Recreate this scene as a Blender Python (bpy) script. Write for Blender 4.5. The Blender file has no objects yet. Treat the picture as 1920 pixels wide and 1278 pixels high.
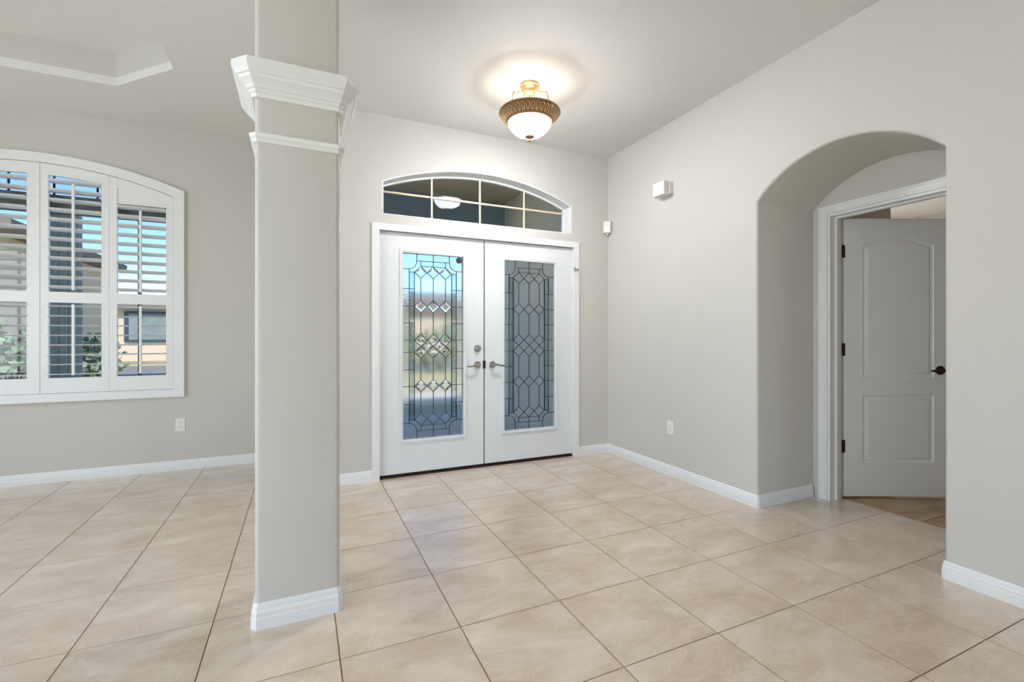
import bpy, bmesh, math, random
from mathutils import Vector, Matrix
from mathutils.geometry import tessellate_polygon

random.seed(7)
scene = bpy.context.scene
COL = scene.collection
R = math.radians

# ------------------------------------------------------------------ camera, sky, sun, added fill lights, exposure
CAM_H = 1.17
YAW = 0.42588
cam_data = bpy.data.cameras.new('camera')
cam_data.sensor_width = 36.0
cam_data.lens = 870.0 / 1920.0 * 36.0
cam_data.shift_y = -7.7 / 1920.0
cam_data.clip_start = 0.05
cam_data.clip_end = 400
cam = bpy.data.objects.new('camera', cam_data)
cam.location = (0, 0, CAM_H)
cam.rotation_euler = (R(90), 0, -YAW)
COL.objects.link(cam)
scene.camera = cam

world = bpy.data.worlds.new('sky')
scene.world = world
world.use_nodes = True
wn = world.node_tree
wn.nodes.clear()
w_out = wn.nodes.new('ShaderNodeOutputWorld')
w_bg = wn.nodes.new('ShaderNodeBackground')
w_sky = wn.nodes.new('ShaderNodeTexSky')
w_sky.sky_type = 'NISHITA'
w_sky.sun_disc = False
w_sky.sun_elevation = R(48)
w_sky.sun_rotation = R(200)
w_sky.air_density = 0.8
w_sky.dust_density = 0.2
w_sky.ozone_density = 1.6
w_bg.inputs['Strength'].default_value = 0.26
w_hs = wn.nodes.new('ShaderNodeHueSaturation')
w_hs.inputs['Saturation'].default_value = 1.2
wn.links.new(w_sky.outputs[0], w_hs.inputs['Color'])
wn.links.new(w_hs.outputs[0], w_bg.inputs[0])
wn.links.new(w_bg.outputs[0], w_out.inputs[0])


def lamp(name, kind, loc, rot, energy, color=(1, 1, 1), size=None, size_y=None, radius=None):
    d = bpy.data.lights.new(name, kind)
    d.energy = energy
    d.color = color
    if kind == 'AREA':
        d.shape = 'RECTANGLE'
        d.size = size
        d.size_y = size_y
    if kind == 'SUN':
        d.angle = R(0.6)
    if radius is not None:
        d.shadow_soft_size = radius
    o = bpy.data.objects.new(name, d)
    o.location = loc
    o.rotation_euler = rot
    COL.objects.link(o)
    return o


# sun stands behind the house (south), lighting the fronts of the houses across the street
lamp('sun', 'SUN', (0, -20, 30), (R(42), 0, R(-20)), 5.2, (1.0, 0.95, 0.87))
# added area lights serving as daylight at invented, unseen doors and windows
lamp('added_fill_back', 'AREA', (-0.4, -4.40, 1.25), (R(90), 0, 0), 12, (0.86, 0.94, 1.0), 4.2, 2.2)  # added fill from behind the camera; the doors there are invented
# added fill tilted up to brighten the ceiling; no patio exists outside
lamp('added_fill_ceiling', 'AREA', (-0.4, -4.36, 0.75), (R(128), 0, 0), 27, (0.88, 0.94, 1.0), 4.2, 1.2)
lamp('added_fill_dining_side', 'AREA', (-3.88, 3.85, 1.55), (R(90), 0, R(-90)), 10, (0.86, 0.94, 1.0), 1.7, 1.7)  # added fill at an assumed, unseen side window
lamp('added_fill_left', 'AREA', (-3.88, 0.60, 1.45), (R(90), 0, R(-90)), 104, (0.86, 0.94, 1.0), 2.8, 2.0)  # added to brighten the right wall; its window is invented too
lamp('added_fill_bedroom', 'AREA', (6.9, 4.54, 1.5), (R(90), 0, R(180)), 40, (1.0, 0.97, 0.88), 1.8, 1.4)  # added fill at an invented window, lights the bedroom ceiling

scene.view_settings.view_transform = 'Standard'
scene.view_settings.look = 'None'
scene.view_settings.gamma = 1.0
scene.view_settings.use_curve_mapping = False
scene.view_settings.exposure = 0.07
scene.cycles.max_bounces = 9
scene.cycles.diffuse_bounces = 6
scene.cycles.glossy_bounces = 4


# ------------------------------------------------------------------ materials
def lin(c):
    def f(v):
        v /= 255.0
        return v / 12.92 if v <= 0.04045 else ((v + 0.055) / 1.055) ** 2.4
    return (f(c[0]), f(c[1]), f(c[2]), 1.0)


def new_mat(name):
    m = bpy.data.materials.new(name)
    m.use_nodes = True
    nt = m.node_tree
    nt.nodes.clear()
    out = nt.nodes.new('ShaderNodeOutputMaterial')
    return m, nt, out


def paint(name, col, rough=0.5, bump=0.0, bscale=80.0, vary=0.04, vscale=3.0, metallic=0.0, spec=0.5,
          emit=None, emit_s=0.0, coat=0.0):
    """principled paint: slight tonal drift from noise plus an optional fine relief"""
    m, nt, out = new_mat(name)
    b = nt.nodes.new('ShaderNodeBsdfPrincipled')
    nt.links.new(b.outputs[0], out.inputs[0])
    tc = nt.nodes.new('ShaderNodeTexCoord')
    n = nt.nodes.new('ShaderNodeTexNoise')
    n.inputs['Scale'].default_value = vscale
    n.inputs['Detail'].default_value = 4
    nt.links.new(tc.outputs['Object'], n.inputs['Vector'])
    mx = nt.nodes.new('ShaderNodeMix')
    mx.data_type = 'RGBA'
    c = lin(col)
    mx.inputs[6].default_value = tuple(v * (1 - vary) for v in c[:3]) + (1,)
    mx.inputs[7].default_value = tuple(min(1, v * (1 + vary)) for v in c[:3]) + (1,)
    nt.links.new(n.outputs[0], mx.inputs[0])
    nt.links.new(mx.outputs[2], b.inputs['Base Color'])
    b.inputs['Roughness'].default_value = rough
    b.inputs['Metallic'].default_value = metallic
    b.inputs['Specular IOR Level'].default_value = spec
    b.inputs['Coat Weight'].default_value = coat
    if emit:
        b.inputs['Emission Color'].default_value = lin(emit)
        b.inputs['Emission Strength'].default_value = emit_s
    if bump > 0:
        n2 = nt.nodes.new('ShaderNodeTexNoise')
        n2.inputs['Scale'].default_value = bscale
        n2.inputs['Detail'].default_value = 3
        nt.links.new(tc.outputs['Object'], n2.inputs['Vector'])
        bp = nt.nodes.new('ShaderNodeBump')
        bp.inputs['Strength'].default_value = bump
        bp.inputs['Distance'].default_value = 0.01
        nt.links.new(n2.outputs[0], bp.inputs['Height'])
        nt.links.new(bp.outputs[0], b.inputs['Normal'])
    return m


def clear_glass(name, tint=(0.98, 0.99, 0.99), ior=1.35):
    m, nt, out = new_mat(name)
    t = nt.nodes.new('ShaderNodeBsdfTransparent')
    t.inputs[0].default_value = tint + (1,)
    g = nt.nodes.new('ShaderNodeBsdfGlossy')
    g.inputs['Roughness'].default_value = 0.02
    f = nt.nodes.new('ShaderNodeFresnel')
    f.inputs['IOR'].default_value = ior
    mx = nt.nodes.new('ShaderNodeMixShader')
    nt.links.new(f.outputs[0], mx.inputs[0])
    nt.links.new(t.outputs[0], mx.inputs[1])
    nt.links.new(g.outputs[0], mx.inputs[2])
    nt.links.new(mx.outputs[0], out.inputs[0])
    return m


def art_glass(name, tint, rough, bump, bscale, ior=1.18, clear=0.0):
    """textured leaded-light glass"""
    m, nt, out = new_mat(name)
    r = nt.nodes.new('ShaderNodeBsdfRefraction')
    r.inputs['Color'].default_value = tint + (1,)
    r.inputs['Roughness'].default_value = rough
    r.inputs['IOR'].default_value = ior
    g = nt.nodes.new('ShaderNodeBsdfGlossy')
    g.inputs['Roughness'].default_value = max(0.06, rough)
    tr = nt.nodes.new('ShaderNodeBsdfTransparent')
    tr.inputs[0].default_value = tint + (1,)
    mc = nt.nodes.new('ShaderNodeMixShader')
    mc.inputs[0].default_value = clear
    nt.links.new(r.outputs[0], mc.inputs[1])
    nt.links.new(tr.outputs[0], mc.inputs[2])
    mx = nt.nodes.new('ShaderNodeMixShader')
    mx.inputs[0].default_value = 0.05
    nt.links.new(mc.outputs[0], mx.inputs[1])
    nt.links.new(g.outputs[0], mx.inputs[2])
    if bump > 0:
        tc = nt.nodes.new('ShaderNodeTexCoord')
        n = nt.nodes.new('ShaderNodeTexNoise')
        n.inputs['Scale'].default_value = bscale
        n.inputs['Detail'].default_value = 2
        nt.links.new(tc.outputs['Object'], n.inputs['Vector'])
        bp = nt.nodes.new('ShaderNodeBump')
        bp.inputs['Strength'].default_value = bump
        bp.inputs['Distance'].default_value = 0.004
        nt.links.new(n.outputs[0], bp.inputs['Height'])
        nt.links.new(bp.outputs[0], r.inputs['Normal'])
        nt.links.new(bp.outputs[0], g.inputs['Normal'])
    nt.links.new(mx.outputs[0], out.inputs[0])
    return m


def stone_tile(name, base, pale, dark, rough=0.3, scale=3.0, stretch=(1.0, 1.9, 1.0), ang=0.9, vein=0.42, spec=0.5, coat=0.0):
    """glazed stone-look tile: clouds, drawn-out veins, a different cut on every tile"""
    m, nt, out = new_mat(name)
    L = nt.links.new
    b = nt.nodes.new('ShaderNodeBsdfPrincipled')
    L(b.outputs[0], out.inputs[0])
    tc = nt.nodes.new('ShaderNodeTexCoord')
    oi = nt.nodes.new('ShaderNodeObjectInfo')
    comb = nt.nodes.new('ShaderNodeCombineXYZ')
    for k, f in enumerate((37.0, 91.0, 13.0)):
        mm = nt.nodes.new('ShaderNodeMath')
        mm.operation = 'MULTIPLY'
        mm.inputs[1].default_value = f
        L(oi.outputs['Random'], mm.inputs[0])
        L(mm.outputs[0], comb.inputs[k])
    mp = nt.nodes.new('ShaderNodeMapping')
    mp.inputs['Rotation'].default_value = (0, 0, ang)
    mp.inputs['Scale'].default_value = stretch
    L(tc.outputs['Object'], mp.inputs[0])
    add = nt.nodes.new('ShaderNodeVectorMath')
    add.operation = 'ADD'
    L(mp.outputs[0], add.inputs[0])
    L(comb.outputs[0], add.inputs[1])
    cloud = nt.nodes.new('ShaderNodeTexNoise')
    cloud.inputs['Scale'].default_value = scale
    cloud.inputs['Detail'].default_value = 8
    cloud.inputs['Roughness'].default_value = 0.62
    cloud.inputs['Distortion'].default_value = 0.6
    L(add.outputs[0], cloud.inputs['Vector'])
    vein_n = nt.nodes.new('ShaderNodeTexNoise')
    vein_n.inputs['Scale'].default_value = scale * 1.3
    vein_n.inputs['Detail'].default_value = 6
    vein_n.inputs['Distortion'].default_value = 1.8
    L(add.outputs[0], vein_n.inputs['Vector'])
    r1 = nt.nodes.new('ShaderNodeValToRGB')
    e = r1.color_ramp.elements
    e[0].position = 0.30
    e[0].color = lin(dark)
    e[1].position = 0.70
    e[1].color = lin(pale)
    k = e.new(0.5)
    k.color = lin(base)
    L(cloud.outputs[0], r1.inputs[0])
    r2 = nt.nodes.new('ShaderNodeValToRGB')
    q = r2.color_ramp.elements
    q[0].position = 0.485
    q[0].color = (0, 0, 0, 1)
    q[1].position = 0.535
    q[1].color = (0, 0, 0, 1)
    mid = q.new(0.51)
    mid.color = (1, 1, 1, 1)
    L(vein_n.outputs[0], r2.inputs[0])
    vm = nt.nodes.new('ShaderNodeMath')
    vm.operation = 'MULTIPLY'
    vm.inputs[1].default_value = vein
    L(r2.outputs[0], vm.inputs[0])
    mx = nt.nodes.new('ShaderNodeMix')
    mx.data_type = 'RGBA'
    L(vm.outputs[0], mx.inputs[0])
    L(r1.outputs[0], mx.inputs[6])
    mx.inputs[7].default_value = lin(pale)
    L(mx.outputs[2], b.inputs['Base Color'])
    b.inputs['Roughness'].default_value = rough
    b.inputs['Specular IOR Level'].default_value = spec
    b.inputs['Coat Weight'].default_value = coat
    b.inputs['Coat Roughness'].default_value = 0.22
    bp = nt.nodes.new('ShaderNodeBump')
    bp.inputs['Strength'].default_value = 0.06
    bp.inputs['Distance'].default_value = 0.01
    L(cloud.outputs[0], bp.inputs['Height'])
    L(bp.outputs[0], b.inputs['Normal'])
    return m


def lamp_glass(name, col, strength):
    """lit alabaster: the outside of the bowl glows, its inside is plain white glass"""
    m = paint(name, col, 0.3, vary=0.01)
    nt = m.node_tree
    b = next(n for n in nt.nodes if n.type == 'BSDF_PRINCIPLED')
    g = nt.nodes.new('ShaderNodeNewGeometry')
    mt = nt.nodes.new('ShaderNodeMath')
    mt.operation = 'MULTIPLY_ADD'
    mt.inputs[1].default_value = -strength
    mt.inputs[2].default_value = strength
    nt.links.new(g.outputs['Backfacing'], mt.inputs[0])
    b.inputs['Emission Color'].default_value = lin((247, 249, 255))
    nt.links.new(mt.outputs[0], b.inputs['Emission Strength'])
    return m


M = {
    'wall': paint('wall_greige', (206, 203, 197), 0.62, bump=0.06, bscale=70, vary=0.012),
    'ceiling': paint('ceiling_offwhite', (227, 226, 222), 0.75, bump=0.10, bscale=45, vary=0.012),
    'white': paint('white_trim', (236, 237, 237), 0.35, vary=0.008),
    'door_white': paint('white_door', (228, 230, 231), 0.38, vary=0.008),
    'shutter': paint('shutter_white', (238, 239, 240), 0.35, vary=0.006),
    'grout': paint('grout', (150, 128, 104), 0.9, bump=0.2, bscale=300),
    'tile': stone_tile('floor_tile', (210, 192, 171), (226, 213, 197), (194, 171, 145), rough=0.30, coat=1.0),
    'marble': stone_tile('bedroom_marble', (168, 132, 88), (196, 166, 124), (104, 78, 48), rough=0.2, scale=1.6, vein=0.4),
    'nickel': paint('satin_nickel', (176, 174, 170), 0.28, metallic=1.0),
    'bronze': paint('oil_rubbed_bronze', (62, 40, 30), 0.42, metallic=0.7),
    'black': paint('black_rubber', (20, 19, 18), 0.7),
    'dark_gap': paint('dark_gap_shade', (34, 32, 30), 0.8),  # darkness of the gap between the front door leaves, as colour
    'plastic': paint('white_plastic', (240, 240, 238), 0.4),
    'ivory': paint('ivory_plastic', (226, 218, 206), 0.45),
    'cream': paint('cream_muntin', (222, 208, 180), 0.45),
    'slot': paint('outlet_slot', (60, 58, 55), 0.7),
    'lead': paint('lead_came', (74, 80, 84), 0.45, metallic=0.6),
    'sensor': paint('dark_blue_plastic', (38, 52, 72), 0.4),
    'antique': paint('antique_bronze_ring', (150, 118, 84), 0.42, metallic=0.75, vary=0.25, vscale=40),
    'gold': paint('pale_gold', (214, 184, 134), 0.35, metallic=0.7, vary=0.1, vscale=30),
    'bowl': lamp_glass('alabaster_glass', (250, 244, 236), 124.0),
    'pane': clear_glass('window_pane'),
    'pane_ar': clear_glass('transom_pane', ior=1.15),
    'gl_field': art_glass('glass_field', (0.97, 0.985, 0.985), 0.16, 0.10, 40, clear=0.12),
    'gl_border': art_glass('glass_hammered', (0.965, 0.98, 0.985), 0.05, 0.9, 75, clear=0.1),
    'gl_band': art_glass('glass_band', (0.76, 0.84, 0.85), 0.05, 0.35, 50, clear=0.1),
    'gl_bevel': art_glass('glass_bevel', (0.98, 0.99, 0.99), 0.05, 0.0, 40, ior=1.35),
    'stucco_tan': paint('stucco_tan', (214, 194, 170), 0.9, bump=0.35, bscale=30),
    'stucco_pale': paint('stucco_pale', (206, 186, 166), 0.9, bump=0.35, bscale=30),
    'porch_tan': paint('porch_stucco', (232, 225, 212), 0.9, bump=0.4, bscale=28),
    'porch_ceiling': paint('porch_ceiling_tan', (228, 204, 168), 0.9, bump=0.3, bscale=28),
    'slate': paint('slate_blue_paint', (150, 170, 186), 0.7, bump=0.35, bscale=26),
    'post': paint('post_teal_grey', (146, 164, 164), 0.7, bump=0.2, bscale=26),
    'mullion': paint('mullion_grey_green', (92, 104, 104), 0.6),
    'roof': paint('roof_shingle_grey', (120, 112, 106), 0.9, bump=0.4, bscale=20),
    'concrete': paint('concrete', (206, 200, 192), 0.9, bump=0.2, bscale=25, vary=0.08),
    'asphalt': paint('asphalt', (128, 126, 124), 0.95, bump=0.3, bscale=40),
    'lawn': paint('lawn', (176, 168, 130), 0.95, bump=0.8, bscale=30, vary=0.25, vscale=1.2),
    'leaf': paint('hedge_leaf', (120, 140, 112), 0.7, vary=0.3, vscale=6),
    'bark': paint('bark', (96, 80, 64), 0.9, bump=0.5, bscale=20),
    'far_glass': paint('far_window_glass', (128, 138, 140), 0.12, vary=0.3, vscale=4),
    'far_frame': paint('far_window_frame', (52, 66, 82), 0.5),
}


# ------------------------------------------------------------------ mesh helpers
class MB:
    """collects geometry for ONE mesh object"""
    def __init__(self):
        self.v = []
        self.f = []

    def add(self, verts, faces):
        o = len(self.v)
        self.v += [tuple(p) for p in verts]
        self.f += [tuple(i + o for i in q) for q in faces]
        return self

    def box(self, x0, x1, y0, y1, z0, z1):
        return self.add([(x0, y0, z0), (x1, y0, z0), (x1, y1, z0), (x0, y1, z0), (x0, y0, z1), (x1, y0, z1), (x1, y1, z1), (x0, y1, z1)],
                        [(3, 2, 1, 0), (4, 5, 6, 7), (0, 1, 5, 4), (1, 2, 6, 5), (2, 3, 7, 6), (3, 0, 4, 7)])

    def cbox(self, x0, x1, y0, y1, z0, z1, c=0.003):
        """box with all twelve edges chamfered"""
        bm = bmesh.new()
        bmesh.ops.create_cube(bm, size=1)
        for q in bm.verts:
            q.co = (x0 + (q.co.x + .5) * (x1 - x0), y0 + (q.co.y + .5) * (y1 - y0), z0 + (q.co.z + .5) * (z1 - z0))
        bmesh.ops.bevel(bm, geom=list(bm.edges), offset=c, segments=2, affect='EDGES', profile=0.5)
        bm.verts.index_update()
        self.add([q.co[:] for q in bm.verts], [[q.index for q in f.verts] for f in bm.faces])
        bm.free()
        return self

    def slab(self, loops, t0, t1, axis='y'):
        """outline loop + hole loops in a plane, given thickness t0..t1 along axis ('y': (x,z); 'x': (y,z); 'z': (x,y))"""
        def P(p, t):
            return {'y': (p[0], t, p[1]), 'x': (t, p[0], p[1]), 'z': (p[0], p[1], t)}[axis]
        flat = [p for l in loops for p in l]
        tri = tessellate_polygon([[Vector((p[0], p[1], 0)) for p in l] for l in loops])
        n = len(flat)
        verts = [P(p, t0) for p in flat] + [P(p, t1) for p in flat]
        faces = []
        for a, b, c in tri:
            faces.append((a, b, c))
            faces.append((c + n, b + n, a + n))
        o = 0
        for l in loops:
            k = len(l)
            for i in range(k):
                a, b = o + i, o + (i + 1) % k
                faces.append((a, b, b + n, a + n))
            o += k
        return self.add(verts, faces)

    def sweep(self, prof, path, closed=False, z=0.0, side=1):
        """profile [(outward, height)] along a flat path, mitred; side=1: outward is to the right of travel"""
        n = len(path)
        P = [Vector((p[0], p[1])) for p in path]
        offs = []
        for i in range(n):
            def nrm(a, b):
                d = (b - a).normalized()
                return Vector((d.y, -d.x)) * side
            if closed or 0 < i < n - 1:
                n1 = nrm(P[(i - 1) % n], P[i])
                n2 = nrm(P[i], P[(i + 1) % n])
                mm = (n1 + n2).normalized()
                offs.append(mm / max(0.2, mm.dot(n1)))
            elif i == 0:
                offs.append(nrm(P[0], P[1]))
            else:
                offs.append(nrm(P[n - 2], P[n - 1]))
        k = len(prof)
        verts = []
        for i in range(n):
            for d, h in prof:
                q = P[i] + offs[i] * d
                verts.append((q.x, q.y, z + h))
        faces = []
        for i in range(n if closed else n - 1):
            j = (i + 1) % n
            for a in range(k - 1):
                faces.append((i * k + a, j * k + a, j * k + a + 1, i * k + a + 1))
        if not closed:
            faces.append(tuple(range(k)))
            faces.append(tuple((n - 1) * k + a for a in range(k))[::-1])
        return self.add(verts, faces)

    def lathe(self, prof, cx=0, cy=0, seg=32, flute=None):
        """profile [(radius, z)] turned about a vertical axis; flute=(count, depth, first row, last row) ripples the radius"""
        k = len(prof)
        verts, faces = [], []
        for i in range(seg):
            a = 2 * math.pi * i / seg
            for j, (r, z) in enumerate(prof):
                rr, zz = r, z
                if flute and flute[2] <= j <= flute[3]:
                    rr = r + flute[1] * (abs(math.sin(a * flute[0] / 2)) - 0.5)
                verts.append((cx + rr * math.cos(a), cy + rr * math.sin(a), zz))
        for i in range(seg):
            i2 = (i + 1) % seg
            for j in range(k - 1):
                faces.append((i * k + j, i2 * k + j, i2 * k + j + 1, i * k + j + 1))
        return self.add(verts, faces)

    def tube(self, pts, rad, seg=8):
        """round bar along 3D points; rad a number or one per point"""
        n = len(pts)
        P = [Vector(p) for p in pts]
        rads = rad if isinstance(rad, (list, tuple)) else [rad] * n
        verts, faces = [], []
        up = Vector((0, 0, 1))
        for i in range(n):
            d = (P[min(i + 1, n - 1)] - P[max(i - 1, 0)]).normalized()
            ref = up if abs(d.z) < 0.95 else Vector((1, 0, 0))
            a = d.cross(ref).normalized()
            b = d.cross(a).normalized()
            for s in range(seg):
                t = 2 * math.pi * s / seg
                verts.append(P[i] + (a * math.cos(t) + b * math.sin(t)) * rads[i])
        for i in range(n - 1):
            for s in range(seg):
                s2 = (s + 1) % seg
                faces.append((i * seg + s, i * seg + s2, (i + 1) * seg + s2, (i + 1) * seg + s))
        faces.append(tuple(range(seg))[::-1])
        faces.append(tuple((n - 1) * seg + s for s in range(seg)))
        return self.add(verts, faces)

    def disc(self, c, r, y0, y1, seg=24, dome=0.0):
        """short round plate whose axis is y"""
        pr = [(r, y0), (r, y1 if dome == 0 else y1 + dome)]
        verts, faces = [], []
        rings = [(r, y0), (r, y1 + (y0 - y1) * 0.3), (r * 0.88, y1), (0.001, y1 - dome)]
        k = len(rings)
        for i in range(seg):
            a = 2 * math.pi * i / seg
            for rr, yy in rings:
                verts.append((c[0] + rr * math.cos(a), yy, c[1] + rr * math.sin(a)))
        for i in range(seg):
            i2 = (i + 1) % seg
            for j in range(k - 1):
                faces.append((i * k + j, i2 * k + j, i2 * k + j + 1, i * k + j + 1))
        return self.add(verts, faces)

    def mesh(self, name):
        me = bpy.data.meshes.new(name)
        me.from_pydata(self.v, [], self.f)
        bm = bmesh.new()
        bm.from_mesh(me)
        bmesh.ops.remove_doubles(bm, verts=bm.verts, dist=1e-6)
        bmesh.ops.recalc_face_normals(bm, faces=bm.faces)
        bm.to_mesh(me)
        bm.free()
        me.update()
        return me

    def build(self, name, mat, parent=None, smooth=False, loc=None, angle=35):
        me = self.mesh(name)
        me.materials.append(M[mat] if isinstance(mat, str) else mat)
        if smooth:
            me.polygons.foreach_set('use_smooth', [True] * len(me.polygons))
            try:
                me.set_sharp_from_angle(angle=R(angle))
            except Exception:
                pass
        return put(name, me, parent, loc)


def put(name, data, parent=None, loc=None):
    o = bpy.data.objects.new(name, data)
    COL.objects.link(o)
    if parent:
        o.parent = parent
    if loc:
        o.location = loc
    return o


def tag(o, label, cat, group=None, kind=None):
    o['label'] = label
    o['category'] = cat
    if group:
        o['group'] = group
    if kind:
        o['kind'] = kind
    return o


def empty(name, loc=(0, 0, 0), rz=0.0):
    o = bpy.data.objects.new(name, None)
    o.empty_display_size = 0.1
    o.location = loc
    o.rotation_euler = (0, 0, rz)
    COL.objects.link(o)
    return o


def arc_pts(xa, xb, zs, zt, n=24):
    """segmental arch from (xa,zs) over the crown zt to (xb,zs)"""
    c = (xa + xb) / 2
    w = abs(xb - xa) / 2
    s = zt - zs
    rad = (w * w + s * s) / (2 * s)
    pts = []
    for i in range(n + 1):
        x = xa + (xb - xa) * i / n
        pts.append((x, zt - rad + math.sqrt(max(0, rad * rad - (x - c) ** 2))))
    return pts


# ------------------------------------------------------------------ dimensions of the place (metres)
CEIL = 2.985
XR = 2.843            # face of the right wall
YF = 3.90             # face of the entry wall
YD = 4.93             # face of the dining-room window wall
XRET = 0.127          # return between the two
XL = -3.94            # left wall
YB = -4.5             # back wall
NY0, NY1 = 1.185, 2.20   # niche
XN = 3.44             # niche back wall

# ------------------------------------------------------------------ walls
# entry wall with the double-door opening and the arched transom opening
TX0, TX1, TZ0, TZ1, TZ2 = 0.600, 2.412, 2.178, 2.450, 2.640
door_hole = [(0.572, 0.0), (2.434, 0.0), (2.434, 2.055), (0.572, 2.055)]
b = MB()
arch = arc_pts(TX1, TX0, TZ1, TZ2, 28)
outer = [(XRET, 0), (0.572, 0), (0.572, 2.055), (2.434, 2.055), (2.434, 0), (XR, 0), (XR, CEIL), (XRET, CEIL)]
hole = [(TX0, TZ0), (TX1, TZ0)] + arch
b.slab([outer, hole], YF, YF + 0.17, 'y')
w = b.build('wall_front', 'wall')
tag(w, 'greige entry wall around the double front doors', 'wall', kind='structure')

# dining-room wall with the arch-top window opening
WXC = -1.906
b = MB()
outer = [(XL, 0), (XRET, 0), (XRET, CEIL), (XL, CEIL)]
hole = [(WXC - 0.893, 0.712), (WXC + 0.893, 0.712)] + arc_pts(WXC + 0.893, WXC - 0.893, 2.390, 2.560, 28)
b.slab([outer, hole], YD, YD + 0.15, 'y')
w = b.build('wall_dining', 'wall')
tag(w, 'greige dining room wall holding the shuttered arch window', 'wall', kind='structure')

# return wall between dining room and entry (its end shows as the entry wall edge)
w = MB().box(XRET, XRET + 0.15, YF + 0.17, YD + 0.15, 0, CEIL).build('wall_return', 'wall')
tag(w, 'short greige return wall hidden behind the square column', 'wall', kind='structure')

# right wall: thick, with the arched niche cut through it and bull-nosed edges
b = MB()
outer = [(YB, 0), (NY0, 0)] + [(NY0, 2.095)] + arc_pts(NY0, NY1, 2.095, 2.318, 28)[1:-1] + [(NY1, 2.095), (NY1, 0), (YF + 0.17, 0), (YF + 0.17, CEIL), (YB, CEIL)]
b.slab([outer], XR, XN, 'x')
me = b.mesh('wall_right')
bm = bmesh.new()
bm.from_mesh(me)
edges = []
for e in bm.edges:
    a, c = e.verts
    if all(abs(q.co.x - XR) < 1e-4 and NY0 - 1e-3 < q.co.y < NY1 + 1e-3 and q.co.z < 2.33 for q in (a, c)) and len(e.link_faces) == 2:
        if e.calc_face_angle() > 1.0:
            edges.append(e)
bmesh.ops.bevel(bm, geom=edges, offset=0.018, segments=4, affect='EDGES', profile=0.5)
bm.to_mesh(me)
bm.free()
me.materials.append(M['wall'])
me.polygons.foreach_set('use_smooth', [True] * len(me.polygons))
me.set_sharp_from_angle(angle=R(40))
w = put('wall_right', me)
tag(w, 'long greige right wall with the rounded arched niche', 'wall', kind='structure')

# back wall of the niche with the bedroom door opening
DY0, DY1, DZ = 1.305, 2.095, 2.045
b = MB().slab([[(0.55, 0), (DY0, 0), (DY0, DZ), (DY1, DZ), (DY1, 0), (2.75, 0), (2.75, CEIL), (0.55, CEIL)]], XN, XN + 0.12, 'x')
w = b.build('wall_niche', 'wall')
tag(w, 'recessed greige wall at the back of the arched niche', 'wall', kind='structure')

# unseen left and back walls; their window and door openings are invented for daylight
b = MB().slab([[(YB, 0), (YD + 0.15, 0), (YD + 0.15, CEIL), (YB, CEIL)], [(2.95, 0.7), (4.75, 0.7), (4.75, 2.4), (2.95, 2.4)], [(-0.8, 0.45), (2.0, 0.45), (2.0, 2.45), (-0.8, 2.45)]], XL - 0.15, XL, 'x')
w = b.build('wall_left', 'wall')
tag(w, 'greige left wall of the dining room with invented side window openings', 'wall', kind='structure')
b = MB().slab([[(XL - 0.15, 0), (-2.5, 0), (-2.5, 2.4), (1.7, 2.4), (1.7, 0), (XN, 0), (XN, CEIL), (XL - 0.15, CEIL)]], YB - 0.15, YB, 'y')
w = b.build('wall_back', 'wall')
tag(w, 'greige back wall with an invented wide sliding-door opening', 'wall', kind='structure')

# ------------------------------------------------------------------ ceiling with the tray over the dining room
TR = dict(x0=WXC - 1.116, x1=-0.79, y0=0.95, y1=4.24, c=0.43, top=3.215)
oct_ = [(TR['x0'] + TR['c'], TR['y0']), (TR['x1'] - TR['c'], TR['y0']), (TR['x1'], TR['y0'] + TR['c']), (TR['x1'], TR['y1'] - TR['c']),
        (TR['x1'] - TR['c'], TR['y1']), (TR['x0'] + TR['c'], TR['y1']), (TR['x0'], TR['y1'] - TR['c']), (TR['x0'], TR['y0'] + TR['c'])]
b = MB().slab([[(XL - 0.15, YB - 0.15), (XN + 0.12, YB - 0.15), (XN + 0.12, YD + 0.15), (XL - 0.15, YD + 0.15)], oct_], CEIL, CEIL + 0.06, 'z')
ce = b.build('ceiling', 'ceiling')
tag(ce, 'off-white textured ceiling over entry and dining room', 'ceiling', kind='structure')
b = MB()
n = 8
big = [(x + (0.05 if x > WXC else -0.05), y + (0.05 if y > 2.6 else -0.05)) for x, y in oct_]
b.slab([big, oct_], CEIL + 0.06, TR['top'], 'z')
tr = b.build('tray_side', 'wall', ce)
b = MB().slab([big], TR['top'], TR['top'] + 0.05, 'z')
tt = b.build('tray_top', 'ceiling', ce)

# ------------------------------------------------------------------ floor: grout bed and single tiles
fl = MB()
fl.box(XL - 0.15, XN + 0.135, YB - 0.15, YD + 0.15, -0.06, -0.0035)
floor = fl.build('floor', 'grout')
tag(floor, 'beige stone-look tile floor running through entry and dining room', 'floor', kind='structure')
PITCH, GX, GY, GAP = 0.457, 0.5844, 1.791, 0.0048


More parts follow.
